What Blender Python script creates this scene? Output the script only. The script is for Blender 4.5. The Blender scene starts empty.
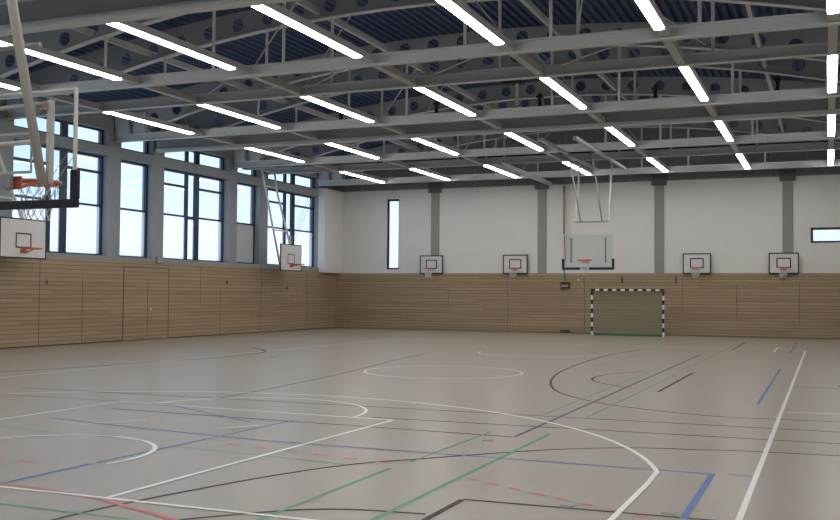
import bpy, bmesh, math, random
from mathutils import Vector, Matrix
random.seed(7)
SC = bpy.context.scene
COL = SC.collection
PI = math.pi

# ------------------------------------------------------------------ materials
def node_mat(name):
    m = bpy.data.materials.new(name); m.use_nodes = True
    nt = m.node_tree
    return m, nt, nt.nodes['Principled BSDF']

def plain(name, col, rough=.5, metal=0., var=.06, scale=6., spec=.4):
    m, nt, b = node_mat(name)
    tc = nt.nodes.new('ShaderNodeTexCoord')
    nz = nt.nodes.new('ShaderNodeTexNoise'); nz.inputs['Scale'].default_value = scale; nz.inputs['Detail'].default_value = 3
    mx = nt.nodes.new('ShaderNodeMix'); mx.data_type = 'RGBA'
    mx.inputs[6].default_value = (*[c*(1-var) for c in col], 1)
    mx.inputs[7].default_value = (*[min(1, c*(1+var)) for c in col], 1)
    nt.links.new(tc.outputs['Object'], nz.inputs['Vector'])
    nt.links.new(nz.outputs['Fac'], mx.inputs[0])
    nt.links.new(mx.outputs[2], b.inputs['Base Color'])
    b.inputs['Roughness'].default_value = rough
    b.inputs['Metallic'].default_value = metal
    b.inputs['Specular IOR Level'].default_value = spec
    return m

def math_node(nt, op, a, b=None, c=None):
    n = nt.nodes.new('ShaderNodeMath'); n.operation = op
    for i, v in enumerate((a, b, c)):
        if v is None: continue
        if hasattr(v, 'node'): nt.links.new(v, n.inputs[i])
        else: n.inputs[i].default_value = v
    return n.outputs[0]

def wood_mat(name, axis):
    """horizontal timber slats with dark gaps; axis = world axis running along the wall"""
    m, nt, b = node_mat(name)
    geo = nt.nodes.new('ShaderNodeNewGeometry')
    sep = nt.nodes.new('ShaderNodeSeparateXYZ'); nt.links.new(geo.outputs['Position'], sep.inputs[0])
    along = sep.outputs[axis]; z = sep.outputs[2]
    zz = math_node(nt, 'DIVIDE', z, .138)
    fr = math_node(nt, 'FRACT', zz); idx = math_node(nt, 'FLOOR', zz)
    seg = math_node(nt, 'FLOOR', math_node(nt, 'ADD', math_node(nt, 'DIVIDE', along, 3.3), math_node(nt, 'MULTIPLY', idx, .37)))
    comb = nt.nodes.new('ShaderNodeCombineXYZ'); nt.links.new(idx, comb.inputs[0]); nt.links.new(seg, comb.inputs[1])
    wn = nt.nodes.new('ShaderNodeTexWhiteNoise'); wn.noise_dimensions = '3D'; nt.links.new(comb.outputs[0], wn.inputs['Vector'])
    comb2 = nt.nodes.new('ShaderNodeCombineXYZ')
    nt.links.new(math_node(nt, 'MULTIPLY', along, .9), comb2.inputs[0]); nt.links.new(math_node(nt, 'MULTIPLY', z, 26.), comb2.inputs[1])
    nz = nt.nodes.new('ShaderNodeTexNoise'); nz.inputs['Scale'].default_value = 1.; nz.inputs['Detail'].default_value = 4
    nt.links.new(comb2.outputs[0], nz.inputs['Vector'])
    f = math_node(nt, 'ADD', math_node(nt, 'MULTIPLY', wn.outputs['Value'], .42), math_node(nt, 'MULTIPLY', nz.outputs['Fac'], .58))
    ramp = nt.nodes.new('ShaderNodeValToRGB')
    ramp.color_ramp.elements[0].position = .2; ramp.color_ramp.elements[0].color = (.280, .200, .124, 1)
    ramp.color_ramp.elements[1].position = .8; ramp.color_ramp.elements[1].color = (.385, .286, .188, 1)
    nt.links.new(f, ramp.inputs[0])
    gap = math_node(nt, 'LESS_THAN', fr, .13)
    mx = nt.nodes.new('ShaderNodeMix'); mx.data_type = 'RGBA'
    nt.links.new(gap, mx.inputs[0]); nt.links.new(ramp.outputs[0], mx.inputs[6]); mx.inputs[7].default_value = (.175, .120, .072, 1)
    nt.links.new(mx.outputs[2], b.inputs['Base Color'])
    b.inputs['Roughness'].default_value = .5; b.inputs['Specular IOR Level'].default_value = .3
    return m

def floor_mat():
    m, nt, b = node_mat('linoleum')
    geo = nt.nodes.new('ShaderNodeNewGeometry')
    n1 = nt.nodes.new('ShaderNodeTexNoise'); n1.inputs['Scale'].default_value = .35; n1.inputs['Detail'].default_value = 5
    n2 = nt.nodes.new('ShaderNodeTexNoise'); n2.inputs['Scale'].default_value = 14; n2.inputs['Detail'].default_value = 3
    nt.links.new(geo.outputs['Position'], n1.inputs['Vector']); nt.links.new(geo.outputs['Position'], n2.inputs['Vector'])
    f = math_node(nt, 'ADD', math_node(nt, 'MULTIPLY', n1.outputs['Fac'], .7), math_node(nt, 'MULTIPLY', n2.outputs['Fac'], .3))
    ramp = nt.nodes.new('ShaderNodeValToRGB')
    ramp.color_ramp.elements[0].position = .3; ramp.color_ramp.elements[0].color = (.296, .258, .210, 1)
    ramp.color_ramp.elements[1].position = .7; ramp.color_ramp.elements[1].color = (.336, .293, .241, 1)
    nt.links.new(f, ramp.inputs[0]); nt.links.new(ramp.outputs[0], b.inputs['Base Color'])
    r = math_node(nt, 'ADD', math_node(nt, 'MULTIPLY', n2.outputs['Fac'], .08), .27)
    nt.links.new(r, b.inputs['Roughness'])
    b.inputs['Specular IOR Level'].default_value = .32
    return m

def emit(name, col, s):
    m = bpy.data.materials.new(name); m.use_nodes = True; nt = m.node_tree; nt.nodes.clear()
    e = nt.nodes.new('ShaderNodeEmission'); e.inputs[0].default_value = (*col, 1); e.inputs[1].default_value = s
    o = nt.nodes.new('ShaderNodeOutputMaterial'); nt.links.new(e.outputs[0], o.inputs[0])
    return m

def clear_pane(name, tint, refl=.07, frost=0., frostcol=(.95, .97, 1)):
    """flat pane: see-through, a little mirror reflection, optional frosting"""
    m = bpy.data.materials.new(name); m.use_nodes = True; nt = m.node_tree; nt.nodes.clear()
    t = nt.nodes.new('ShaderNodeBsdfTransparent'); t.inputs[0].default_value = (*tint, 1)
    g = nt.nodes.new('ShaderNodeBsdfGlossy'); g.inputs['Roughness'].default_value = .02
    o = nt.nodes.new('ShaderNodeOutputMaterial')
    lw = nt.nodes.new('ShaderNodeFresnel'); lw.inputs[0].default_value = 1.45
    fac = math_node(nt, 'ADD', math_node(nt, 'MULTIPLY', lw.outputs[0], .7), refl)
    gm = nt.nodes.new('ShaderNodeNewGeometry')
    fac = math_node(nt, 'MULTIPLY', fac, math_node(nt, 'SUBTRACT', 1., gm.outputs['Backfacing']))
    base = t.outputs[0]
    if frost > 0:
        tr = nt.nodes.new('ShaderNodeBsdfTranslucent'); tr.inputs[0].default_value = (*frostcol, 1)
        ms = nt.nodes.new('ShaderNodeMixShader'); ms.inputs[0].default_value = frost
        nt.links.new(base, ms.inputs[1]); nt.links.new(tr.outputs[0], ms.inputs[2]); base = ms.outputs[0]
    mix = nt.nodes.new('ShaderNodeMixShader'); nt.links.new(fac, mix.inputs[0])
    nt.links.new(base, mix.inputs[1]); nt.links.new(g.outputs[0], mix.inputs[2]); nt.links.new(mix.outputs[0], o.inputs[0])
    return m

def net_mat(name, col, cover):
    m = bpy.data.materials.new(name); m.use_nodes = True; nt = m.node_tree
    b = nt.nodes['Principled BSDF']; o = nt.nodes['Material Output']
    b.inputs['Base Color'].default_value = (*col, 1); b.inputs['Roughness'].default_value = .9
    t = nt.nodes.new('ShaderNodeBsdfTransparent')
    geo = nt.nodes.new('ShaderNodeNewGeometry')
    sep = nt.nodes.new('ShaderNodeSeparateXYZ'); nt.links.new(geo.outputs['Position'], sep.inputs[0])
    gx = math_node(nt, 'LESS_THAN', math_node(nt, 'FRACT', math_node(nt, 'DIVIDE', sep.outputs[0], .05)), cover)
    gz = math_node(nt, 'LESS_THAN', math_node(nt, 'FRACT', math_node(nt, 'DIVIDE', math_node(nt, 'ADD', sep.outputs[2], sep.outputs[1]), .05)), cover)
    g = math_node(nt, 'MAXIMUM', gx, gz)
    mix = nt.nodes.new('ShaderNodeMixShader'); nt.links.new(g, mix.inputs[0])
    nt.links.new(t.outputs[0], mix.inputs[1]); nt.links.new(b.outputs[0], mix.inputs[2]); nt.links.new(mix.outputs[0], o.inputs[0])
    return m

M = dict(
    floor=floor_mat(),
    wood_left=wood_mat('timber_slats_left', 1), wood_far=wood_mat('timber_slats_far', 0),
    plaster=plain('white_plaster', (.655, .635, .61), .85, var=.03, scale=1.2, spec=.2),
    concrete=plain('pale_concrete', (.27, .285, .30), .8, var=.07, scale=2.5, spec=.2),
    capital=plain('dark_grey_capital', (.13, .13, .13), .8, var=.05),
    column=plain('grey_column', (.275, .27, .25), .8, var=.05, scale=3, spec=.2),
    upper=plain('grey_fascia', (.22, .22, .225), .8, var=.06, scale=2, spec=.2),
    deck=plain('blue_grey_roof_deck', (.048, .078, .165), .55, var=.10, scale=4),
    steel=plain('grey_painted_steel', (.58, .60, .61), .55, var=.05, scale=3),
    web=plain('grey_plate_steel', (.35, .37, .39), .6, var=.08, scale=2.5),
    purlin=plain('beige_steel', (.47, .475, .47), .55, var=.05, scale=3),
    housing=plain('light_channel', (.42, .42, .42), .55, var=.04),
    box=plain('dark_grey_casing', (.36, .37, .38), .6, var=.06, scale=2),
    frame=plain('dark_blue_window_frame', (.020, .027, .060), .45, var=.1),
    white=plain('white_paint', (.74, .74, .73), .5, var=.03),
    board=plain('white_board', (.62, .61, .59), .45, var=.03),
    black=plain('black_paint', (.016, .016, .018), .45, var=.1),
    pad=plain('navy_rubber_pad', (.016, .017, .032), .6, var=.1),
    orange=plain('orange_red_rim', (.62, .13, .065), .4, var=.06),
    net=plain('white_cord', (.62, .64, .66), .8, var=.03),
    pole=plain('white_steel_pole', (.60, .60, .57), .4, var=.04),
    grey=plain('grey_rod', (.30, .30, .30), .4, var=.05),
    blind=plain('grey_panel', (.45, .47, .50), .7, var=.03),
    brown=plain('brown_rope', (.33, .235, .185), .9, var=.15, scale=20),
    l_white=plain('white_line', (.86, .86, .83), .3, var=.02), l_black=plain('black_line', (.085, .074, .067), .6, spec=.1, var=.1),
    l_blue=plain('blue_line', (.050, .150, .400), .45, var=.05), l_green=plain('green_line', (.075, .300, .150), .4, var=.05),
    l_red=plain('red_line', (.580, .150, .120), .4, var=.05), l_violet=plain('violet_line', (.060, .050, .130), .5, var=.1),
    lamp=emit('fluorescent_tube', (1, .99, .97), 27.),
    joint=plain('dark_joint', (.15, .10, .06), .8, var=.1),
    tan=plain('tan_wood', (.36, .27, .175), .6, var=.06),
    pale=plain('pale_plastic', (.55, .50, .42), .6, var=.05),
    green=plain('green_band', (.05, .17, .10), .7, var=.08),
    endplate=plain('pale_steel', (.52, .55, .58), .6, var=.05, scale=3),
    clear=clear_pane('window_glass', (.86, .925, .985), .015),
    frosted=clear_pane('frosted_glass', (.93, .975, 1.), .03, frost=.25),
    acrylic=clear_pane('clear_backboard', (.93, .955, .955), .03),
    goalnet=net_mat('olive_net', (.25, .25, .165), .42),
)

# ------------------------------------------------------------------ mesh helpers
class MB:
    def __init__(s): s.bm = bmesh.new()
    def box(s, x0, x1, y0, y1, z0, z1, bev=0.):
        vs = [s.bm.verts.new((x, y, z)) for x in (x0, x1) for y in (y0, y1) for z in (z0, z1)]
        fs = [(0, 1, 3, 2), (4, 6, 7, 5), (0, 4, 5, 1), (2, 3, 7, 6), (0, 2, 6, 4), (1, 5, 7, 3)]
        faces = [s.bm.faces.new([vs[i] for i in f]) for f in fs]
        if bev > 0:
            es = list({e for f in faces for e in f.edges})
            bmesh.ops.bevel(s.bm, geom=es, offset=bev, segments=2, affect='EDGES', profile=.5)
        return s
    def bar(s, p, q, w, h=None, up=(0, 0, 1)):
        """rectangular bar from p to q"""
        h = h or w; p = Vector(p); q = Vector(q); d = (q-p).normalized(); u = Vector(up)
        if abs(d.dot(u)) > .98: u = Vector((0, 1, 0))
        a = d.cross(u).normalized(); b = a.cross(d).normalized()
        r = []
        for c in (p, q):
            r.append([s.bm.verts.new(c + a*sx*w/2 + b*sz*h/2) for sx, sz in ((-1, -1), (1, -1), (1, 1), (-1, 1))])
        for i in range(4): s.bm.faces.new((r[0][i], r[0][(i+1) % 4], r[1][(i+1) % 4], r[1][i]))
        s.bm.faces.new(r[0][::-1]); s.bm.faces.new(r[1]); return s
    def tube(s, pts, r, n=8):
        pts = [Vector(p) for p in pts]; rings = []
        for i, p in enumerate(pts):
            d = (pts[min(i+1, len(pts)-1)] - pts[max(i-1, 0)]).normalized()
            u = Vector((0, 0, 1)) if abs(d.z) < .9 else Vector((0, 1, 0))
            a = d.cross(u).normalized(); b = a.cross(d)
            rr = r[i] if isinstance(r, (list, tuple)) else r
            rings.append([s.bm.verts.new(p + (a*math.cos(2*PI*k/n) + b*math.sin(2*PI*k/n))*rr) for k in range(n)])
        for i in range(len(rings)-1):
            for k in range(n): s.bm.faces.new((rings[i][k], rings[i][(k+1) % n], rings[i+1][(k+1) % n], rings[i+1][k]))
        s.bm.faces.new(rings[0][::-1]); s.bm.faces.new(rings[-1]); return s
    def ring(s, c, R, r, n=28, m=8, flat=1.):
        c = Vector(c); g = []
        for i in range(n):
            a = 2*PI*i/n
            g.append([s.bm.verts.new(c + Vector(((R + r*math.cos(2*PI*k/m))*math.cos(a), (R + r*math.cos(2*PI*k/m))*math.sin(a), flat*r*math.sin(2*PI*k/m)))) for k in range(m)])
        for i in range(n):
            for k in range(m): s.bm.faces.new((g[i][k], g[(i+1) % n][k], g[(i+1) % n][(k+1) % m], g[i][(k+1) % m]))
        return s
    def strip(s, pts, w, z, closed=False):
        P = [Vector((p[0], p[1])) for p in pts]; n = len(P); L = []; R = []
        for i in range(n):
            a = P[i-1] if (i > 0 or closed) else P[i]; b = P[(i+1) % n] if (i < n-1 or closed) else P[i]
            d = (b-a).normalized() if (b-a).length > 1e-6 else Vector((1, 0))
            nn = Vector((-d.y, d.x)); k = 1.
            if a is not P[i] and b is not P[i]:
                d1 = (P[i]-a).normalized(); k = 1/max(.5, d1.dot(d))
            L.append(s.bm.verts.new((*(P[i]+nn*w/2*k), z))); R.append(s.bm.verts.new((*(P[i]-nn*w/2*k), z)))
        for i in range(n if closed else n-1):
            j = (i+1) % n; s.bm.faces.new((L[i], R[i], R[j], L[j]))
        return s
    def prism(s, poly, axis, t0, t1):
        """extrude a closed 2D polygon; axis 0: poly is (y,z), axis 1: poly is (x,z), axis 2: (x,y)"""
        def v(p, t): return {0: (t, p[0], p[1]), 1: (p[0], t, p[1]), 2: (p[0], p[1], t)}[axis]
        A = [s.bm.verts.new(v(p, t0)) for p in poly]; B = [s.bm.verts.new(v(p, t1)) for p in poly]; n = len(poly)
        for i in range(n): s.bm.faces.new((A[i], A[(i+1) % n], B[(i+1) % n], B[i]))
        s.bm.faces.new(A[::-1]); s.bm.faces.new(B); return s
    def build(s, name, mat, parent=None, smooth=False, loc=(0, 0, 0)):
        bmesh.ops.recalc_face_normals(s.bm, faces=s.bm.faces)
        me = bpy.data.meshes.new(name); s.bm.to_mesh(me); s.bm.free()
        me.materials.append(mat)
        if smooth:
            for p in me.polygons: p.use_smooth = True
        o = bpy.data.objects.new(name, me); COL.objects.link(o); o.location = loc
        if parent: o.parent = parent
        return o

def tag(o, label=None, cat=None, group=None, kind=None):
    if label: o['label'] = label
    if cat: o['category'] = cat
    if group: o['group'] = group
    if kind: o['kind'] = kind
    return o
def empty(name, loc=(0, 0, 0), rz=0.):
    o = bpy.data.objects.new(name, None); COL.objects.link(o); o.location = loc; o.rotation_euler = (0, 0, rz)
    o.empty_display_size = .1; return o
def thing(name, label, cat, loc=(0, 0, 0), rz=0., group=None): return tag(empty(name, loc, rz), label, cat, group)
KIDS = {}
def children(o): return [c for c in bpy.data.objects if c.parent is o]
def copy_tree(o, parent=None):
    c = o.copy(); COL.objects.link(c)
    if parent is not None: c.parent = parent
    for ch in children(o): copy_tree(ch, c)
    return c
def relabel(o, label): o['label'] = label; return o
ORD = {1: '', 2: 'second ', 3: 'third ', 4: 'fourth ', 5: 'fifth ', 6: 'sixth ', 7: 'seventh '}

# ------------------------------------------------------------------ dimensions (metres)
W, YF, YB = 27., 45., -2.5          # hall width, far wall, wall behind the camera
HP = 2.77                           # height of the timber panelling
TIE = 7.04                          # underside of the straight tie beams
TRUSS_Y = [43., 38., 35.5, 30.5, 28., 23., 20.5, 15.3, 12.8, 7.8, 5.3]
def z_bot(x): return 9.12 - .0117*(x-13.5)**2
def z_top(x): return 9.75 - .0085*(x-13.5)**2

# ------------------------------------------------------------------ setting: floor and lines
fl = tag(MB().box(-.6, W+.3, YB-.3, YF+.3, -.25, 0).build('floor', M['floor']), kind='structure')
LZ = [.0015]
def lines(name, mat, specs, label):
    b = MB(); LZ[0] += .0006
    for pts, w, *cl in specs: b.strip(pts, w, LZ[0], bool(cl))
    o = b.build(name, mat, fl); o['label'] = label; return o
def arc(cx, cy, r, a0, a1, n=40):
    return [(cx + r*math.cos(math.radians(a0 + (a1-a0)*i/n)), cy + r*math.sin(math.radians(a0 + (a1-a0)*i/n))) for i in range(n+1)]
def smooth(pts, sub=8):
    out = []; P = [Vector((p[0], p[1])) for p in pts]; P = [P[0]*2-P[1]] + P + [P[-1]*2-P[-2]]
    for i in range(1, len(P)-2):
        for k in range(sub):
            t = k/sub; a, b, c, d = P[i-1], P[i], P[i+1], P[i+2]
            out.append(tuple(.5*((2*b) + (c-a)*t + (2*a-5*b+4*c-d)*t*t + (3*b-a-3*c+d)*t**3)))
    out.append(tuple(P[-2])); return out
CX = 15.15
black = [(smooth([(17.65, 5.6), (17.72, 6.5), (18.02, 7.71), (18.38, 8.75), (18.75, 9.45), (19.19, 9.95), (19.85, 10.71), (20.41, 11.25), (21.12, 11.72), (21.9, 11.93), (22.6, 12.08), (25., 12.3)]), .05),
         (smooth([(18.3, 6.2), (18.72, 6.69), (19., 7.), (19.31, 7.26), (19.7, 7.42), (20.25, 7.5)]), .05),
         ([(20.31, 5.5), (20.33, 8.16)], .06), ([(20.33, 8.17), (25, 8.35)], .05),
         ([(9.6, 14.02), (25., 14.3)], .05), ([(9.8, 13.0), (14, 12.98)], .035), ([(17.2, 12.95), (25., 13.2)], .05), ([(13.2, 12.15), (19.61, 11.96)], .05),
         (smooth([(17.6, 32.5), (17.3, 30.), (17.25, 28.), (17.35, 25.), (17.55, 22.4), (17.9, 20.3), (18.4, 18.5), (18.95, 17.35), (19.8, 16.3), (20.6, 15.75), (21.4, 15.4), (22.2, 15.3), (25., 15.6)]), .05),
         (smooth([(19.3, 23.6), (18.85, 22.6), (18.6, 21.7), (18.65, 20.8), (19., 20.), (19.7, 19.2)]), .05),
         ([(20.38, 23.56), (20.36, 18.65)], .06), ([(20.33, 40.22), (20.35, 34.1)], .05),
         (smooth([(12.2, 27.5), (12.6, 24.), (12.95, 21.94), (13.4, 18.92), (13.7, 15.88), (13.8, 14.)]), .04),
         (smooth([(5.5, 15.5), (6.4, 16.4), (7.2, 18.6), (7.7, 21.5), (7.95, 24.), (7.75, 25.4), (7.2, 26.3), (6.2, 27.3)]), .08),
         ([(22.6, 21.), (25., 20.9)], .04), (arc(25.3, 21.5, 1.8, 120, 240, 20), .05)]
lines('black_court_line', M['l_black'], black, 'thin black court lines and curves')
green = [([(19.13, 5.5), (19.13, 9.3)], .05), ([(19.17, 9.7), (19.22, 12.3)], .045), ([(19.94, 5.5), (19.97, 12.4)], .055), ([(19.36, 14.4), (19.42, 23.4)], .04), ([(20.02, 14.3), (20.1, 23.2)], .04), ([(20.1, 26.), (20.12, 38.)], .045),
         ([(14.5, 6.42), (18.2, 6.36)], .045), ([(16.2, 9.55), (18.6, 9.3)], .03), ([(13.0, 10.0), (14.4, 9.75)], .03), ([(17.9, 24.2), (18.05, 30.)], .04)]
lines('green_court_line', M['l_green'], green, 'green court lines')
blue = [([(13.2, 10.9), (14.94, 10.6), (16.97, 10.36), (22.23, 10.36)], .045), ([(22.2, 8.2), (22.2, 10.36)], .06),
        ([(16.17, 5.5), (16.2, 8.2)], .05), ([(16.22, 8.3), (16.35, 12.2)], .045), ([(22.2, 17.3), (22.18, 25.9)], .05), ([(22.17, 33.3), (22.14, 41.4)], .05),
        ([(13.6, 13.), (15.9, 11.75)], .035), ([(22.35, 10.4), (22.6, 10.4)], .04)]
lines('blue_court_line', M['l_blue'], blue, 'blue court lines')
dash = [((20.03+i*.256, 9.1-i*.132), (20.16+i*.256, 9.035-i*.132)) for i in range(8)]
dash += [((16.73+i*.42, 9.95-i*.075), (16.92+i*.42, 9.92-i*.075)) for i in range(6)] + [((14.9+i*.5, 8.15-i*.1), (15.15+i*.5, 8.1-i*.1)) for i in range(2)]
red = [(smooth([(14.9, 6.95), (16.19, 7.02), (16.8, 7.0), (17.47, 6.87), (17.93, 6.7), (18.48, 6.51), (19.3, 6.1)]), .06)] + [(list(d), .055) for d in dash]
lines('red_court_line', M['l_red'], red, 'solid and dashed red court lines')
lines('violet_court_line', M['l_violet'], [([(19.64, 11.95), (19.7, 30.8)], .05)], 'dark violet straight court line')
white = [([(CX+7.47, 6.93), (CX+7.43, 34.9)], .055), ([(CX-7.5, 6.93), (CX-7.5, 34.93)], .05), ([(CX-7.5, 6.90), (CX+7.47, 6.93)], .05), ([(CX-7.5, 34.93), (CX+7.45, 34.93)], .05),
         ([(CX-7.5, 20.93), (CX+7.5, 20.93)], .0),
         ([(CX+2.35, 6.93), (CX+2.45, 12.76)], .055), ([(CX-2.45, 6.93), (CX-2.48, 12.95)], .05), ([(CX-2.48, 12.96), (CX+2.47, 12.78)], .055),
         (arc(CX, 12.86, 1.8, 0, 180), .05), (arc(CX, 8.6, 1.25, -15, 180), .055),
         ([(CX+6.52, 6.93), (CX+6.54, 9.6)] + arc(CX, 8.5, 6.75, 15., 165.5, 60) + [(CX-6.57, 9.7), (CX-6.6, 6.93)], .055),
         (arc(CX, 21.1, 1.8, 0, 360), .05, True),
         (arc(CX, 29.1, 1.8, 180, 360), .05), ([(21.67, 33.6), (21.64, 36.9)], .05), ([(22.7, 16.33), (26., 16.75)], .05),
         ([(15.9, 10.95), (16.2, 11.5)], .04), ([(14.0, 10.55), (14.5, 11.3)], .03)]
lines('white_court_line', M['l_white'], [w for w in white if w[1] > 0], 'white basketball court lines')
# small floor socket covers
for i, (x, y) in enumerate([(19.42, 11.55), (21.23, 8.33), (22.06, 8.4), (7.1, 19.9), (19.3, 33.5), (17.9, 34.5), (12.2, 33.), (5.5, 27.6), (9.2, 23.6)]):
    tag(MB().box(x-.06, x+.06, y-.05, y+.05, .0, .006, .002).build('socket_cover', M['box'], fl))

# ------------------------------------------------------------------ setting: walls
opens = []                                                   # window openings along the left wall, (y0, y1, wide)
for k in range(-4, 2):
    opens += [(30.78+7.5*k, 35.15+7.5*k, True), (35.8+7.5*(k-1), 37.62+7.5*(k-1), False)]
opens = sorted([o for o in opens if o[0] > YB+.4 and o[1] < YF])
opens[-1] = (38.3, 43.05, True)
D = .5                                                       # wall thickness
wl = MB()
wl.box(-D, 0, YB, YF, 0, 3.0)
wl.box(-D, 0, YB, YF, 6.52, 6.86)
wl.box(-D, 0, YB, YF, 7.44, 8.5)
ys = [YB] + [v for o in opens for v in o[:2]] + [YF]
for a, b in zip(ys[::2], ys[1::2]):
    wl.box(-D, 0, a, b, 3.0, 6.52); wl.box(-D, 0, a, b, 6.86, 7.44)
wall_left = tag(wl.build('wall_left', M['concrete']), kind='structure')
tag(MB().box(.0, .07, YB, 43.02, 2.86, 3.01, .01).build('window_sill', M['concrete'], wall_left))
pier = tag(MB().box(.0, .36, 43.05, YF, 2.77, 6.93).build('trim_1', M['plaster']), kind='structure')
tl = tag(MB().box(.0, .06, YB, YF, .03, 2.86).build('trim_2', M['wood_left']), kind='structure')
tag(MB().box(.0, .03, YB, YF, 0, .03).build('baseboard_left', M['black']), kind='structure')

def wall_far():
    b = MB(); w0, w1, u0, u1 = 2.78, 3.50, 2.97, 6.5; r0, r1, q0, q1 = 22.6, 25.6, 4.06, 4.71
    Y0, Y1 = YF, YF+.4
    b.box(-.5, w0, Y0, Y1, 0, 6.93); b.box(w1, r0, Y0, Y1, 0, 6.93); b.box(r1, W+.4, Y0, Y1, 0, 6.93)
    b.box(w0, w1, Y0, Y1, 0, u0); b.box(w0, w1, Y0, Y1, u1, 6.93); b.box(r0, r1, Y0, Y1, 0, q0); b.box(r0, r1, Y0, Y1, q1, 6.93)
    return b.build('wall_far', M['plaster'])
wf = tag(wall_far(), kind='structure')
up = tag(MB().box(-.5, W+.4, YF-.04, YF+.4, 6.93, 10.2).build('trim_3', M['upper']), kind='structure')
j = MB()
for i in range(1, 18): j.box(i*1.5-.01, i*1.5+.01, YF-.045, YF-.03, 6.93, 10.)
j.build('panel_joint', M['box'], up)
for k in range(4):
    x = 5.4*(k+1) + .05 + .015*k
    tag(MB().box(x-.215, x+.215, YF-.04, YF, HP, 6.72).build('trim_%d' % (10+k), M['column']), kind='structure')
    tag(MB().box(x-.33, x+.33, YF-.16, YF-.04, 6.72, 7.55).build('trim_%d' % (20+k), M['capital']), kind='structure')
tf = tag(MB().box(.06, W, YF-.07, YF, .03, HP).build('trim_4', M['wood_far']), kind='structure')
tag(MB().box(.06, W, YF-.05, YF, 0, .03).build('baseboard_far', M['joint']), kind='structure')
tag(MB().box(W, W+.4, YB, YF, 0, 8.5).build('wall_right', M['plaster']), kind='structure')
tag(MB().box(W-.06, W, YB, YF-.07, .0, HP).build('trim_5', M['wood_left']), kind='structure')
tag(MB().box(-.5, W+.4, YB-.4, YB, 0, 10.2).build('wall_back', M['plaster']), kind='structure')
tag(MB().box(.06, W-.06, YB, YB+.06, .0, HP).build('trim_6', M['wood_far']), kind='structure')
# joints in the timber panelling
b = MB()
for y, z0, z1 in ((24.42, .03, 2.86), (26.38, .03, 2.2), (33.14, 1.2, 2.8), (34.54, .05, 1.9), (37.72, .03, 2.86), (41.89, .4, 2.7), (21., .03, 2.86)):
    b.box(.055, .064, y-.012, y+.012, z0, z1)
b.build('panel_joint', M['joint'], tl)
b = MB()
for x, z0, z1 in ((6.2, 1.2, 2.), (9.2, .1, 2.6), (12.9, .1, 2.6), (17.3, 1., 2.5), (19.6, .8, 2.3), (22.15, .6, 2.4)):
    b.box(x-.012, x+.012, YF-.074, YF-.065, z0, z1)
b.build('panel_joint', M['joint'], tf)
# double door in the left panelling
d1 = tag(MB().box(.055, .068, 28.47, 31.07, .02, 2.66).build('door_1', M['wood_left']), kind='structure')
b = MB()
for y in (28.47, 31.07): b.box(.06, .074, y-.02, y+.02, .03, 2.68)
b.box(.06, .074, 28.47, 31.07, 2.655, 2.68); b.box(.06, .074, 29.80, 29.83, .1, 2.2)
b.build('door_joint', M['joint'], d1)
MB().tube([(.06, 29.95, 1.12), (.11, 29.95, 1.12)], .055, 12).build('door_knob', M['pale'], d1)
b = MB()
for y0, y1 in ((28.5, 29.05), (30.5, 31.)): b.box(.06, .076, y0, y1, .03, .1)
b.build('kick_plate', M['tan'], d1)

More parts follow.
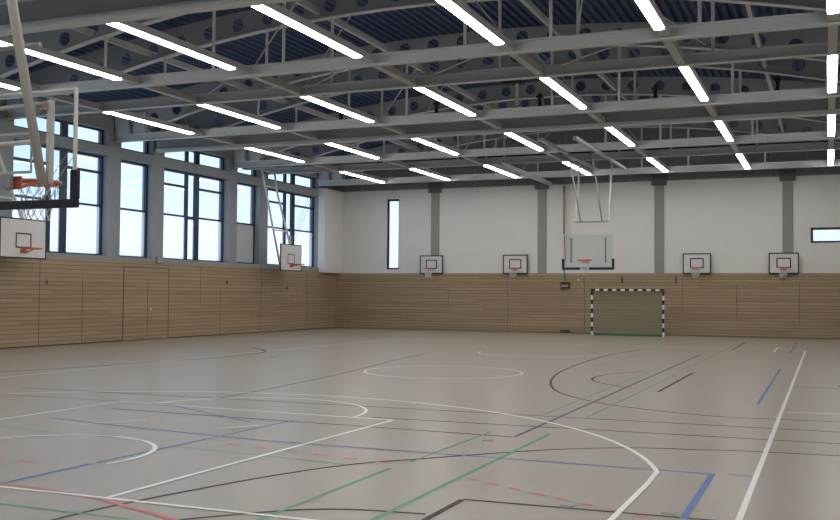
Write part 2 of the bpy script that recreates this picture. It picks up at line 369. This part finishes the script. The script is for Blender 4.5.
# ------------------------------------------------------------------ setting: windows
wn = 0
XG = -.30                                                    # depth of the window frames behind the wall face
for (a, c, wide) in opens:
    wn += 1
    root = tag(empty('window_%d' % wn, (XG, (a+c)/2, 3.0)), kind='structure')
    def part(mb, name, mat):
        return mb.build(name, mat, root, loc=(-XG, -(a+c)/2, -3.0))
    f = MB(); x0, x1 = XG-.05, XG+.05; z0, z1 = 3.0, 6.52; t = .09
    f.box(x0, x1, a, a+t, z0, z1); f.box(x0, x1, c-t, c, z0, z1); f.box(x0, x1, a+t, c-t, z0, z0+.07); f.box(x0, x1, a+t, c-t, z1-.09, z1)
    part(f, 'window_frame', M['frame'])
    m = MB(); p = MB(); q = MB(); g = MB(); xc = XG
    ya, yc = a+t, c-t; zl, zu = z0+.07, z1-.09
    if wide:
        L = c-a; m0, m1 = a + L*.395, a + L*.43; n0, n1 = a + L*.535, a + L*.60
        m.box(x0, x1, m0, m1, zl, zu); m.box(x0, x1, n0, n1, zl, zu)
        for s0, s1 in ((ya, m0), (n1, yc)):
            m.box(x0, x1, s0, s1, 4.72, 4.79); m.box(x0, x1, s0, s1, 5.88, 5.97)
            q.box(xc-.006, xc+.006, s0, s1, zl, 4.72); p.box(xc-.006, xc+.006, s0, s1, 4.79, 5.88); p.box(xc-.006, xc+.006, s0, s1, 5.97, zu)
        m.box(x0, x1, m1, n0, 4.66, 4.78)
        q.box(xc-.006, xc+.006, m1, n0, zl, 4.66); p.box(xc-.006, xc+.006, m1, n0, 4.78, zu)
    else:
        m.box(x0, x1, ya, yc, 4.72, 4.79)
        p.box(xc-.006, xc+.006, ya, yc, 4.79, zu)
        if abs(a-35.8) < .1: g.box(xc-.03, xc+.03, ya, yc, zl, 4.72)
        else: q.box(xc-.006, xc+.006, ya, yc, zl, 4.72)
    part(m, 'mullion', M['frame']); part(p, 'clear_pane', M['clear'])
    if abs(a-35.8) < .1 and not wide: o = part(g, 'closed_panel', M['blind']); q.bm.free()
    else: part(q, 'frosted_pane', M['frosted']); g.bm.free()
    # clerestory strip above
    wn += 1
    root = tag(empty('window_%d' % wn, (XG, (a+c)/2, 6.86)), kind='structure')
    def part(mb, name, mat):
        return mb.build(name, mat, root, loc=(-XG, -(a+c)/2, -6.86))
    f = MB(); z0, z1 = 6.86, 7.44
    f.box(x0, x1, a, a+.1, z0, z1); f.box(x0, x1, c-.1, c, z0, z1); f.box(x0, x1, a+.1, c-.1, z0, z0+.09); f.box(x0, x1, a+.1, c-.1, z1-.06, z1)
    p = MB()
    if wide:
        L = c-a; f.box(x0, x1, a+L*.395, a+L*.43, z0+.09, z1-.06); f.box(x0, x1, a+L*.535, a+L*.60, z0+.09, z1-.06)
        for s0, s1 in ((a+.1, a+L*.395), (a+L*.43, a+L*.535), (a+L*.60, c-.1)): p.box(xc-.006, xc+.006, s0, s1, z0+.09, z1-.06)
    else: p.box(xc-.006, xc+.006, a+.1, c-.1, z0+.09, z1-.06)
    part(f, 'window_frame', M['frame']); part(p, 'clear_pane', M['clear'])

def far_window(x0, x1, z0, z1, dx):
    global wn; wn += 1
    y = YF+dx; root = tag(empty('window_%d' % wn, ((x0+x1)/2, y, z0)), kind='structure')
    L = (-(x0+x1)/2, -y, -z0); t = .1
    f = MB().box(x0, x0+t, y-.04, y+.04, z0, z1).box(x1-t, x1, y-.04, y+.04, z0, z1).box(x0+t, x1-t, y-.04, y+.04, z0, z0+t*.8).box(x0+t, x1-t, y-.04, y+.04, z1-t, z1)
    f.build('window_frame', M['frame'], root, loc=L)
    MB().box(x0+t, x1-t, y-.006, y+.006, z0+t*.8, z1-t).build('frosted_pane', M['frosted'], root, loc=L)
far_window(2.78, 3.50, 2.97, 6.5, .22)
far_window(22.6, 25.6, 4.06, 4.71, .08)

# ------------------------------------------------------------------ setting: corrugated roof deck
def ceiling():
    bm = bmesh.new(); pitch = .25; n = int(W/pitch)+2; prof = []
    for i in range(n):
        x = i*pitch
        for dx, h in ((0, 0), (.10, 0), (.13, .09), (.22, .09)):
            if -.2 <= x+dx <= W+.2: prof.append((x+dx, z_top(x+dx)+.02+h))
    prof = [(-.45, z_top(0)+.02)] + prof + [(W+.35, z_top(W)+.02)]
    A = [bm.verts.new((x, YB-.2, z)) for x, z in prof]; B = [bm.verts.new((x, YF+.2, z)) for x, z in prof]
    C = [bm.verts.new((x, YB-.2, z+.25)) for x, z in prof]; E = [bm.verts.new((x, YF+.2, z+.25)) for x, z in prof]
    for i in range(len(prof)-1):
        bm.faces.new((A[i], A[i+1], B[i+1], B[i])); bm.faces.new((C[i], E[i], E[i+1], C[i+1]))
    bm.faces.new((A[0], B[0], E[0], C[0])); bm.faces.new((A[-1], C[-1], E[-1], B[-1]))
    s = MB(); s.bm.free(); s.bm = bm
    return s.build('ceiling', M['deck'])
tag(ceiling(), kind='structure')

# ------------------------------------------------------------------ roof trusses
def web_mesh():
    """arched plate with a row of round holes, in the XZ plane, thickness along Y"""
    cu = bpy.data.curves.new('web', 'CURVE'); cu.dimensions = '2D'; cu.fill_mode = 'BOTH'; cu.extrude = .012
    def spl(pts):
        s = cu.splines.new('POLY'); s.points.add(len(pts)-1); s.use_cyclic_u = True
        for p, q in zip(s.points, pts): p.co = (q[0], q[1], 0, 1)
    xs = [.02 + (W-.04)*i/60 for i in range(61)]
    spl([(x, max(z_bot(x)+.03, TIE+.27)) for x in xs] + [(x, z_top(x)-.02) for x in reversed(xs)])
    x = 1.62
    while x < W-1.6:
        zc = z_bot(x)+.34; r = .185
        spl([(x+r*math.cos(-2*PI*k/20), zc+r*math.sin(-2*PI*k/20)) for k in range(20)]); x += .95
    o = bpy.data.objects.new('tmp_web', cu); COL.objects.link(o)
    me = bpy.data.meshes.new_from_object(o.evaluated_get(bpy.context.evaluated_depsgraph_get()))
    bpy.data.objects.remove(o)
    for v in me.vertices: v.co = (v.co.x, -v.co.z, v.co.y)
    me.materials.clear(); me.materials.append(M['web']); return me
def make_truss():
    root = thing('roof_truss', '-', 'roof truss', (0, 0, TIE), group='arched roof trusses')
    L = (0, 0, -TIE)
    w = bpy.data.objects.new('web_plate', web_mesh()); COL.objects.link(w); w.parent = root; w.location = L
    b = MB(); N = 56; x = [1.75 + (W-3.5)*i/N for i in range(N+1)]
    poly = [(a, z_bot(a)) for a in x] + [(a, z_bot(a)+.028) for a in reversed(x)]
    b.prism(poly, 1, -.10, .10); b.build('arch_flange', M['steel'], root, loc=L)
    b = MB().box(.02, W-.02, -.10, .10, TIE, TIE+.03).box(.02, W-.02, -.075, .075, TIE+.24, TIE+.27).box(.02, W-.02, -.012, .012, TIE+.03, TIE+.24)
    b.build('tie_beam', M['steel'], root, loc=L)
    for px in (5.85, 9.2, 11.2, 15.84, 17.8, 20.9):
        MB().tube([(px, 0, TIE+.27), (px, 0, z_bot(px))], .04, 8).build('hanger_post', M['steel'], root, loc=L)
    for xa, xb in ((10.4, 11.75), (16.6, 15.2)):
        MB().tube([(xa, 0, TIE+.27), (xb, .02, z_bot(xb))], .02, 6).build('brace_rod', M['purlin'], root, loc=L)
    for x0, x1, sl in ((.06, .60, .04), (.78, 1.28, .10)):
        for f in (lambda x: x, lambda x: W-x):
            MB().prism([(f(x0+sl), TIE+.27), (f(x1+sl), TIE+.27), (f(x1), TIE+.98), (f(x0), TIE+.98)], 1, -.15, .15).build('end_plate', M['endplate'], root, loc=L)
    return root
tr0 = make_truss()
names = ['arched roof truss right against the white far wall', 'second arched roof truss from the far wall', 'third arched roof truss from the far wall',
         'fourth arched truss from the far wall, behind the far grey curtain casing', 'fifth arched roof truss from the far wall', 'sixth arched roof truss from the far wall',
         'seventh arched roof truss from the far wall, round holes showing', 'nearest arched truss in view, beside the near curtain casing',
         'first arched roof truss out of view overhead', 'second arched roof truss out of view overhead', 'third arched roof truss out of view overhead']
for i, y in enumerate(TRUSS_Y[:9]):
    o = tr0 if i == 0 else copy_tree(tr0)
    o.location = (0, y, TIE); o['label'] = names[i]

# curtain casings (dividing curtains rolled up under the roof)
def casing(y, label):
    r = thing('curtain_casing', label, 'curtain casing', (13.5, y, 7.16), group='divider curtain casings'); L = (-13.5, -y, -7.16)
    MB().box(.15, W-.15, y-.13, y+.09, 7.09, 7.70, .015).build('casing', M['box'], r, loc=L)
    MB().box(.15, W-.15, y-.17, y+.0, 6.95, 7.085, .004).build('bottom_rail', M['steel'], r, loc=L)
    MB().box(.15, W-.15, y-.16, y-.131, 7.50, 7.55, .004).build('upper_rail', M['steel'], r, loc=L)
    for x in (4.25, 7.8, 11.34, 14.86, 18.47, 21.96, 25.4):
        b = MB().box(x-.05, x+.05, y-.06, y+.04, 7.70, 8.16); b.box(x-.1, x+.1, y-.1, y+.08, 8.02, 8.08)
        b.build('hanger', M['black'], r, loc=L)
    return r
casing(30.2, 'long dark grey curtain casing across the hall nearer the far wall')
casing(15.0, 'long dark grey curtain casing across the hall nearest the camera')

# purlins along the roof, between trusses
tY = sorted(TRUSS_Y[:9])
gap_names = {}
for gi, (a, c) in enumerate(zip(tY[:-1], tY[1:])):
    for k, x in enumerate((5.4, 10.8, 16.2, 21.6)):
        z = z_bot(x)+.14
        o = MB().box(x-.05, x+.05, a+.02, c-.02, z, z+.17).build('roof_purlin', M['purlin'])
        fromfar = len(tY)-1-gi
        tag(o, '%s beige roof purlin from the window wall, %s truss gap from the far wall' % (('first', 'second', 'third', 'fourth')[k], ('first', 'second', 'third', 'fourth', 'fifth', 'sixth', 'seventh', 'eighth')[fromfar-1]), 'roof purlin', 'roof purlins between the trusses')

# ------------------------------------------------------------------ strip lights and struts
LX = [13.58+3.32*k for k in range(-3, 4)]
LX[-1] = 23.4
BAYS = [(38.45, 42.88), (30.65, 35.385), (23.11, 27.885), (15.41, 20.385), (7.91, 12.685), (.5, 5.185)]
rowname = ['row nearest the far wall', 'second row from the far wall', 'third row from the far wall', 'row nearest the camera', 'first row overhead behind the view', 'last row overhead behind the view']
colname = ['strip light closest to the window wall', 'second strip light from the window wall', 'third strip light from the window wall', 'middle strip light', 'third strip light from the right', 'second strip light from the right', 'rightmost strip light']
def make_light(lh):
    """lamp 4.3 m long from the local origin; its channel runs on to the next tie beam (length lh)"""
    r = thing('ceiling_light', '-', 'strip light', group='bright ceiling strip lights')
    MB().box(-.12, .12, 0, lh, .035, .19, .01).build('housing', M['housing'], r)
    MB().box(-.092, .092, .01, 4.3, 0, .034).build('diffuser', M['lamp'], r)
    return r
for bi, (a, c) in enumerate(BAYS):
    proto = None
    for k, x in enumerate(LX):
        o = copy_tree(proto) if proto else make_light(c-a); proto = proto or o
        o.location = (x, a, 7.05)
        o['label'] = 'bright ' + colname[k] + ' in the ' + rowname[bi]
# struts carrying on the light lines between paired tie beams
pairs = [(35.5, 38., 'far tie beam pair'), (28., 30.1, 'pair at the far casing'), (20.5, 23., 'front tie beam pair')]
for pi, (a, c, nm) in enumerate(pairs):
    for k, x in enumerate(LX):
        o = MB().box(x-.09, x+.09, a+.105, c-.105, TIE+.02, TIE+.19).build('ceiling_strut', M['purlin'])
        tag(o, 'short beige strut on the %s light line, %s' % (('window-side', 'second', 'third', 'middle', 'fifth', 'sixth', 'rightmost')[k], nm), 'ceiling strut', 'struts between paired tie beams')
# long tracks above the far glass backboard
for x, nm in ((14.38, 'left of two long grey ceiling tracks above the far glass backboard'), (15.55, 'right of two long grey ceiling tracks above the far glass backboard')):
    o = MB().box(x-.07, x+.07, 32.0, 40.6, TIE-.10, TIE-.005).build('ceiling_track', M['purlin']); tag(o, nm, 'ceiling track', 'tracks carrying the far glass backboard')
o = MB().box(11.2, 11.36, 37.2, 44.9, TIE-.16, TIE-.005).build('ceiling_track', M['purlin']); tag(o, 'single long grey ceiling track ending above a grey wall column', 'ceiling track')
# cross bracing rods
rods = [((16.6, 27.95, 9.05), (17.9, 23.05, 9.0), 'in the roof between fifth and sixth truss, left'), ((20.2, 27.95, 8.7), (19.0, 23.05, 8.85), 'in the roof between fifth and sixth truss, right'),
        ((13.9, 22.85, 7.2), (16.4, 20.65, 7.2), 'between the front tie beams left of centre'), ((17.2, 22.85, 7.2), (19.7, 20.65, 7.2), 'between the front tie beams right of centre'),
        ((10.6, 22.85, 7.2), (13.1, 20.65, 7.2), 'between the front tie beams near the middle light'), ((7.3, 22.85, 7.2), (9.8, 20.65, 7.2), 'between the front tie beams toward the windows')]
for p, q, nm in rods:
    tag(MB().tube([p, q], .02, 6).build('roof_bracing_rod', M['purlin']), 'thin bracing rod ' + nm, 'bracing rod', 'thin roof bracing rods')
# pipes running across the hall in the roof space
for (y, z, rr, nm) in ((32.4, 7.75, .05, 'upper pipe just behind the far curtain casing'), (33.6, 7.55, .06, 'lower pipe behind the far curtain casing'), (26.6, 8.05, .05, 'pipe in front of the fifth truss from the far wall'),
                       (40.2, 7.6, .07, 'dark pipe nearest the far wall'), (18.2, 8.6, .045, 'pipe in the truss gap nearest the camera')):
    tag(MB().tube([(.1, y, z), (6, y, z+.02), (13.5, y, z+.05), (21, y, z+.02), (W-.1, y, z)], rr, 8).build('roof_pipe', M['purlin'] if y < 40 else M['black']), 'long thin ' + nm + ', crossing the hall', 'pipe', 'pipes crossing the roof space')
# dark projector-like box on the roof steel
r = thing('ceiling_speaker', 'black speaker box hung in the roof steel over the hall centre', 'speaker', (14.3, 29.2, 8.0)); 
MB().box(-.3, .3, -.2, .2, .3, .62, .03).build('cabinet', M['black'], r); MB().tube([(.1, 0, -.35), (.1, 0, .35)], .05, 8).build('mount_pole', M['steel'], r)

# ------------------------------------------------------------------ basketball hoops
def cord_net(parent, c, R=.225, h=.42, rad=.0045, name='net', rows=5, n=12):
    b = MB(); lv = []
    for i in range(rows+1):
        t = i/rows; r = R*(1-.42*min(1, t*1.15)) if t < .85 else R*.58
        lv.append([Vector((c[0]+r*math.cos(2*PI*(k+.5*(i % 2))/n), c[1]+r*math.sin(2*PI*(k+.5*(i % 2))/n), c[2]-h*t)) for k in range(n)])
    for i in range(rows):
        for k in range(n):
            k2 = (k if i % 2 == 0 else k+1) % n; k1 = (k-1 if i % 2 == 0 else k) % n
            b.tube([lv[i][k], lv[i+1][k2]], rad, 4); b.tube([lv[i][k], lv[i+1][k1]], rad, 4)
    return b.build(name, M['net'], parent)
def rim(parent, c, dy, plate_y, R=.225, r=.011, band=.02):
    """ring centred at c, its plate back towards plate_y (local y)"""
    b = MB().ring(c, R+r, r, 32, 8, 1.7)
    s = 1 if plate_y < c[1] else -1
    yb = c[1]-s*(R+r)
    b.prism([(c[0]-.10, plate_y), (c[0]+.10, plate_y), (c[0]+.045, yb), (c[0]-.045, yb)], 2, c[2]-.012, c[2]+.018)
    b.box(c[0]-.11, c[0]+.11, min(plate_y, plate_y+s*.02), max(plate_y, plate_y+s*.02), c[2]-.11, c[2]+.03)
    for sx in (-1, 1): b.bar((c[0]+sx*.09, plate_y, c[2]-.10), (c[0]+sx*.15, c[1]-s*.16, c[2]-.01), .014, .03)
    return b.build('rim', M['orange'], parent, smooth=False)
def square_lines(b, x0, x1, z0, z1, t, y0, y1):
    b.box(x0, x0+t, y0, y1, z0, z1).box(x1-t, x1, y0, y1, z0, z1).box(x0+t, x1-t, y0, y1, z0, z0+t).box(x0+t, x1-t, y0, y1, z1-t, z1); return b

# practice hoop 1.2 x 0.9 m, local +y out of the wall, origin at floor below its board
def practice_hoop(lbl):
    r = thing('practice_hoop', lbl, 'basketball hoop', group='small practice hoops on the far wall')
    MB().box(-.60, .60, .10, .125, 2.74, 3.64).build('backboard', M['board'], r)
    square_lines(MB(), -.605, .605, 2.735, 3.645, .05, .095, .131).build('board_border', M['black'], r)
    square_lines(MB(), -.295, .295, 2.985, 3.435, .05, .1255, .131).build('target_square', M['black'], r)
    b = MB()
    for sx in (-.4, .4):
        for z in (2.95, 3.45): b.box(sx-.03, sx+.03, 0, .10, z-.03, z+.03)
    b.build('bracket', M['grey'], r)
    rim(r, (0, .52, 3.0), 1, .125, r=.013); cord_net(r, (0, .52, 3.0), rad=.008, rows=4, n=10)
    return r
bx = [(5.32, 'small black-edged practice hoop on the far wall, leftmost of four'), (9.6, 'small practice hoop between two far columns, second of four'),
      (17.93, 'small practice hoop just right of the striped goal'), (21.53, 'small practice hoop on the rightmost grey column')]
ph = practice_hoop('-')
for i, (x, lb) in enumerate(bx):
    o = ph if i == 0 else copy_tree(ph)
    o.location = (x, YF, 0); o.rotation_euler = (0, 0, PI); o['label'] = lb
    # the hoop stands off the wall by its brackets
    o.location.y = YF if x in (5.32, 21.53) and False else YF-.04

# white 1.8 x 1.2 m hoops swung out from the window side; built facing +X
def swing_hoop(lbl, yc):
    r = thing('swing_hoop', lbl, 'basketball hoop', (1.0, yc, 0), group='white hoops hanging along the window wall')
    hw = .92
    MB().box(-.02, .02, -hw, hw, 2.74, 3.93).build('backboard', M['board'], r)
    def sq(y0, y1, z0, z1, t, x0, x1):
        return MB().box(x0, x1, y0, y0+t, z0, z1).box(x0, x1, y1-t, y1, z0, z1).box(x0, x1, y0+t, y1-t, z0, z0+t).box(x0, x1, y0+t, y1-t, z1-t, z1)
    sq(-hw-.005, hw+.005, 2.735, 3.935, .04, -.022, .026).build('board_border', M['black'], r)
    sq(-.31, .31, 3.05, 3.50, .04, .021, .027).build('target_square', M['black'], r)
    b = MB().ring((.42, 0, 3.03), .236, .013, 30, 8, 1.7)
    b.prism([(-.10, .02), (.10, .02), (.05, .20), (-.05, .20)], 2, 3.02, 3.05) if False else b.box(.02, .20, -.06, .06, 3.015, 3.045)
    b.box(.02, .045, -.12, .12, 2.90, 3.06)
    for s in (-1, 1): b.bar((.03, s*.1, 2.92), (.28, s*.16, 3.02), .016, .03)
    b.build('rim', M['orange'], r)
    p = MB(); zt = TIE-.034
    p.tube([(-.05, -2.45, zt), (-.05, -.86, 3.0)], .045, 10); p.build('pole', M['pole'], r, smooth=True)
    p = MB().tube([(-.05, -1.42, zt), (-.05, -1.2, 6.2), (-.05, -.05, 4.0), (-.05, .0, 3.2)], .045, 10); p.build('pole', M['pole'], r, smooth=True)
    MB().tube([(-.05, -2.5, zt-.012), (-.05, -1.3, zt-.012)], .04, 8).build('crossbar', M['pole'], r)
    MB().tube([(-.05, -2.2, 6.35), (-.05, -1.24, 6.35)], .03, 8).build('crossbar', M['pole'], r)
    MB().tube([(-.05, -1.47, 4.5), (-.05, -.3, 4.5)], .03, 8).build('crossbar', M['pole'], r)
    MB().bar((-.05, 0, 3.05), (-.05, 0, 4.35), .08, .05).build('back_post', M['pole'], r)
    for dy in (.2, .55): MB().tube([(-.05, dy*.6, 4.0), (-.4, dy+2.3, 6.55)], .012, 6).build('stay_wire', M['grey'], r)
    return r
h0 = swing_hoop('big white hoop swung out at the left edge under the glass hoop', 22.72)
h1 = copy_tree(h0); h1.location = (1.0, 38.66, 0); h1['label'] = 'white hoop on bent poles before the last window by the corner'
tag(MB().box(.06, 1.2, 36.05, 36.35, TIE+.0, TIE+.07).build('hoop_bracket', M['purlin']), 'short ceiling bracket over the white corner hoop', 'ceiling bracket', 'brackets of the white side hoops')
tag(MB().box(.06, 1.2, 20.3, 20.6, TIE+.0, TIE+.07).build('hoop_bracket', M['purlin']), 'short ceiling bracket over the white hoop at the left edge', 'ceiling bracket', 'brackets of the white side hoops')

# glass backboard hoops of the main court; local +y = board faces the court, origin on the floor under the board
def glass_hoop(name, lbl, near):
    r = thing(name, lbl, 'basketball hoop', group='glass hoops of the main court')
    z0, z1 = 2.70, 3.93
    MB().box(-.9, .9, -.012, .012, z0+.04, z1-.02).build('glass_panel', M['acrylic'], r)
    b = MB(); t = .024 if near else .03
    for sx in (-1, 1): b.box(sx*.9-(t if sx > 0 else 0), sx*.9+(0 if sx > 0 else t), -.02, .02, z0+.36, z1-t)
    b.box(-.9, .9, -.02, .02, z1-t, z1); b.build('board_edge', M['white'] if near else M['pole'], r)
    p = MB().box(-.93, .93, -.035, .035, z0-.035, z0+.055, .01)
    for sx in (-1, 1): p.box(sx*.895-.04, sx*.895+.04, -.035, .035, z0+.055, z0+.36, .008)
    p.build('edge_pad', M['pad'], r)
    square_lines(MB(), -.295, .295, 3.05, 3.5, .03, .0125, .0145).build('target_square', M['pole'], r)
    rim(r, (.03, .385, 2.995), 1, .012, r=.014); cord_net(r, (.03, .385, 2.995), rad=.0045 if near else .008)
    for sx in (-.59, .59):
        MB().box(sx*1.04-.024, sx*1.04+.024, -.10, -.03, 2.92, 3.80, .008).build('mount_rail', M['pole'] if near else M['column'], r)
    MB().box(-.07, .07, -.06, -.014, 2.89, 3.05, .01).build('rim_plate', M['grey'], r)
    # crossbar and hanging frame
    MB().tube([(-.72, -.15, 4.38), (.53, -.15, 4.38)], .03, 8).build('crossbar', M['grey'], r)
    return r
far = glass_hoop('glass_hoop', 'glass-board hoop hanging before the far wall, left of the striped goal', False)
zc = 4.38; dTop = TIE
for sx, wx, dx in ((.49, 1.10, .95), (-.69, -.16, .10)):     # white poles lean back to the tie beam behind, grey ones to the beam in front
    MB().tube([(sx, -.15, zc), (wx, -3.45, dTop)], .035, 8).build('hanging_pole', M['pole'], far, smooth=True)
    bx_ = .30 if sx > 0 else -.47
    MB().tube([(bx_, -.15, zc), (dx, -1.0, dTop)], .03, 8).build('brace_pole', M['grey'], far, smooth=True)
    MB().tube([(sx, -.15, zc), (sx*1.03, -.06, 3.7)], .018, 8).build('drop_rod', M['pole'], far)
far.location = (15.43, 34.5, 0); far.rotation_euler = (0, 0, PI)
near = glass_hoop('glass_hoop', 'glass-board hoop with navy padding hanging at the left edge, nearest the camera', True)
for sx in (-.55, .55):
    MB().tube([(sx+.03, -.13, 2.9), (sx+.05, -.75, 5.2), (sx+.07, -1.55, TIE+.9)], .05, 12).build('hanging_pole', M['pole'], near, smooth=True)
    MB().box(sx*1.05-.03, sx*1.05+.03, -.15, -.10, 3.68, 3.78, .01).build('clamp', M['brown'], near)
MB().tube([(-.60, -.13, 3.72), (.60, -.13, 3.76)], .022, 8).build('crossbar', M['purlin'], near)
MB().tube([(-.60, -.13, 3.34), (.45, -.13, 3.36)], .026, 8).build('crossbar', M['pole'], near)
near.location = (CX-.04, 8.13, 0)

# ------------------------------------------------------------------ handball goal
gl = thing('handball_goal', 'black and white striped handball goal with olive net by the far wall', 'goal', (15.22, 43., 0))
gw, gh = 1.54, 2.04; t = .08
def striped(nm, p, q, n, start):
    p = Vector(p); q = Vector(q)
    po = MB().bar(p, q, t).build(nm, M['white'], gl)
    for i in range(n):
        if (i+start) % 2 == 0:
            MB().bar(p + (q-p)*i/n, p + (q-p)*(i+1)/n, t+.006).build('black_band', M['black'], po)
striped('post', (-gw, 0, 0), (-gw, 0, gh-t), 10, 1); striped('post', (gw, 0, 0), (gw, 0, gh-t), 10, 1)
striped('crossbar', (-gw-t/2, 0, gh-t/2), (gw+t/2, 0, gh-t/2), 17, 0)
fr = MB()
for sx in (-1, 1):
    fr.tube([(sx*gw, 0, gh-.04), (sx*gw, .22, gh-.10), (sx*gw, .42, .02)], .02, 8); fr.tube([(sx*gw, 0, .02), (sx*gw, .42, .02)], .02, 8)
fr.tube([(-gw, .42, .02), (gw, .42, .02)], .02, 8)
fr.build('back_frame', M['grey'], gl)
nb = MB()
def netq(p): nb.bm.faces.new([nb.bm.verts.new(v) for v in p])
netq([(-gw, .05, gh-.06), (gw, .05, gh-.06), (gw, .22, gh-.12), (-gw, .22, gh-.12)]); netq([(-gw, .22, gh-.12), (gw, .22, gh-.12), (gw, .41, .03), (-gw, .41, .03)])
nb.build('goal_net', M['goalnet'], gl)
MB().box(-gw+.04, gw-.04, .30, .36, .0, .07, .01).build('bottom_band', M['green'], gl)

# ------------------------------------------------------------------ fittings on the walls
r = thing('climbing_rope', 'brown rope pulled up against the far wall left of the glass hoop', 'rope', (11.97, YF-.2, 4.4))
MB().tube([(0, 0, 2.45), (.01, .02, 1.5), (-.01, 0, .4), (0, .02, -.2)], [.06, .055, .05, .04], 8).build('rope_bundle', M['brown'], r, smooth=True)
MB().tube([(0, .05, -.2), (.05, .05, -.9), (-.03, .05, -1.4), (.03, .05, -2.0)], .025, 6).build('rope_tail', M['brown'], r, smooth=True)
r = thing('post_bracket', 'dark wall bracket box under the brown rope', 'bracket', (12.0, YF-.07, 2.22))
MB().box(-.21, .21, -.13, 0, -.15, .13, .02).build('box_body', M['black'], r); MB().box(-.17, .17, -.16, -.13, -.10, .02, .01).build('front_flap', M['brown'], r)
tag(MB().box(11.78, 12.24, YF-.16, YF-.07, .07, .13, .01).build('floor_bracket', M['black']), 'flat dark bracket low on the far panelling left of the goal', 'bracket')
tag(MB().tube([(12.62, YF-.07, 2.46), (12.62, YF-.11, 2.46)], .055, 12).build('wall_sensor', M['pale']), 'small pale round fitting on panelling left of goal', 'wall fitting')
tag(MB().tube([(12.78, YF-.07, 2.25), (12.78, YF-.10, 2.25)], .08, 12).build('wall_sensor', M['tan']), 'tan round cap on panelling just left above goal', 'wall fitting')
for x, lb in ((14.62, 'small dark hook above the goal'), (17.02, 'small dark hook right of the goal top')):
    o = MB().box(x-.03, x+.03, YF-.10, YF-.07, 2.36, 2.60, .01); o.bar((x, YF-.09, 2.38), (x+.05, YF-.15, 2.33), .03)
    tag(o.build('wall_hook', M['black']), lb + ' on the far panelling', 'hook', 'dark hooks on the far panelling')
tag(MB().box(.06, .08, 24.7, 24.77, 1.98, 2.14, .005).build('wall_slot', M['joint']), 'small brown slot plate on the left panelling below the big white hoop', 'slot plate')
r = thing('ledge_sensor', 'small pale box fitting on the sill between narrow and wide window', 'sensor', (.1, 30.45, 2.96))
MB().box(-.03, .06, -.2, .2, -.14, .12, .02).build('sensor_box', M['concrete'], r); MB().box(.06, .068, -.06, .06, -.05, .04, .003).build('sensor_lens', M['grey'], r)
for y, z in ((35.0, 2.2), (40.0, 2.0)):
    tag(MB().box(.06, .10, y-.05, y+.05, z-.09, z+.06, .01).build('panel_hook', M['joint']), 'small brown hook on the left panelling ' + ('under the closed window panel' if y < 36 else 'under the corner hoop'), 'hook', 'brown hooks on the left panelling')
tag(MB().box(1.0, 1.16, YF-.12, YF-.07, 1.2, 1.75, .01).build('wall_plate', M['tan']), 'narrow tan fitting on the far panelling by the left corner', 'wall fitting')

# ------------------------------------------------------------------ sky outside
w = bpy.data.worlds.new('overcast'); SC.world = w; w.use_nodes = True; nt = w.node_tree
bg = nt.nodes['Background']; tc = nt.nodes.new('ShaderNodeTexCoord'); sep = nt.nodes.new('ShaderNodeSeparateXYZ')
nt.links.new(tc.outputs['Generated'], sep.inputs[0])
ramp = nt.nodes.new('ShaderNodeValToRGB')
ramp.color_ramp.elements[0].position = .0; ramp.color_ramp.elements[0].color = (.78, .895, 1., 1)
ramp.color_ramp.elements[1].position = .6; ramp.color_ramp.elements[1].color = (.50, .68, 1., 1)
nt.links.new(sep.outputs[2], ramp.inputs[0]); nt.links.new(ramp.outputs[0], bg.inputs[0]); bg.inputs[1].default_value = 1.7

# ------------------------------------------------------------------ camera
cam = bpy.data.cameras.new('camera'); co = bpy.data.objects.new('camera', cam); COL.objects.link(co)
cam.sensor_width = 36.; cam.sensor_fit = 'HORIZONTAL'; cam.lens = 986.36/840*36; cam.clip_end = 300
yaw, pit, rol = -.3927, .0334, .0080
R_ = Vector((math.cos(yaw), -math.sin(yaw), 0)); F_ = Vector((math.sin(yaw), math.cos(yaw), 0)); Z_ = Vector((0, 0, 1))
F = F_*math.cos(pit) + Z_*math.sin(pit); U = -F_*math.sin(pit) + Z_*math.cos(pit)
c, s = math.cos(rol), math.sin(rol)
R2 = R_*c + U*s; U2 = -R_*s + U*c
co.matrix_world = Matrix(((R2.x, U2.x, -F.x, 23.29), (R2.y, U2.y, -F.y, 0.), (R2.z, U2.z, -F.z, 1.80), (0, 0, 0, 1)))
SC.camera = co

SC.view_settings.view_transform = 'Standard'; SC.view_settings.look = 'None'
SC.view_settings.gamma = 1.; SC.view_settings.use_curve_mapping = False
SC.view_settings.exposure = -.1
SC.cycles.use_denoising = True
SC.cycles.max_bounces = 10; SC.cycles.diffuse_bounces = 5; SC.cycles.transparent_max_bounces = 16
SC.cycles.sample_clamp_indirect = 8.
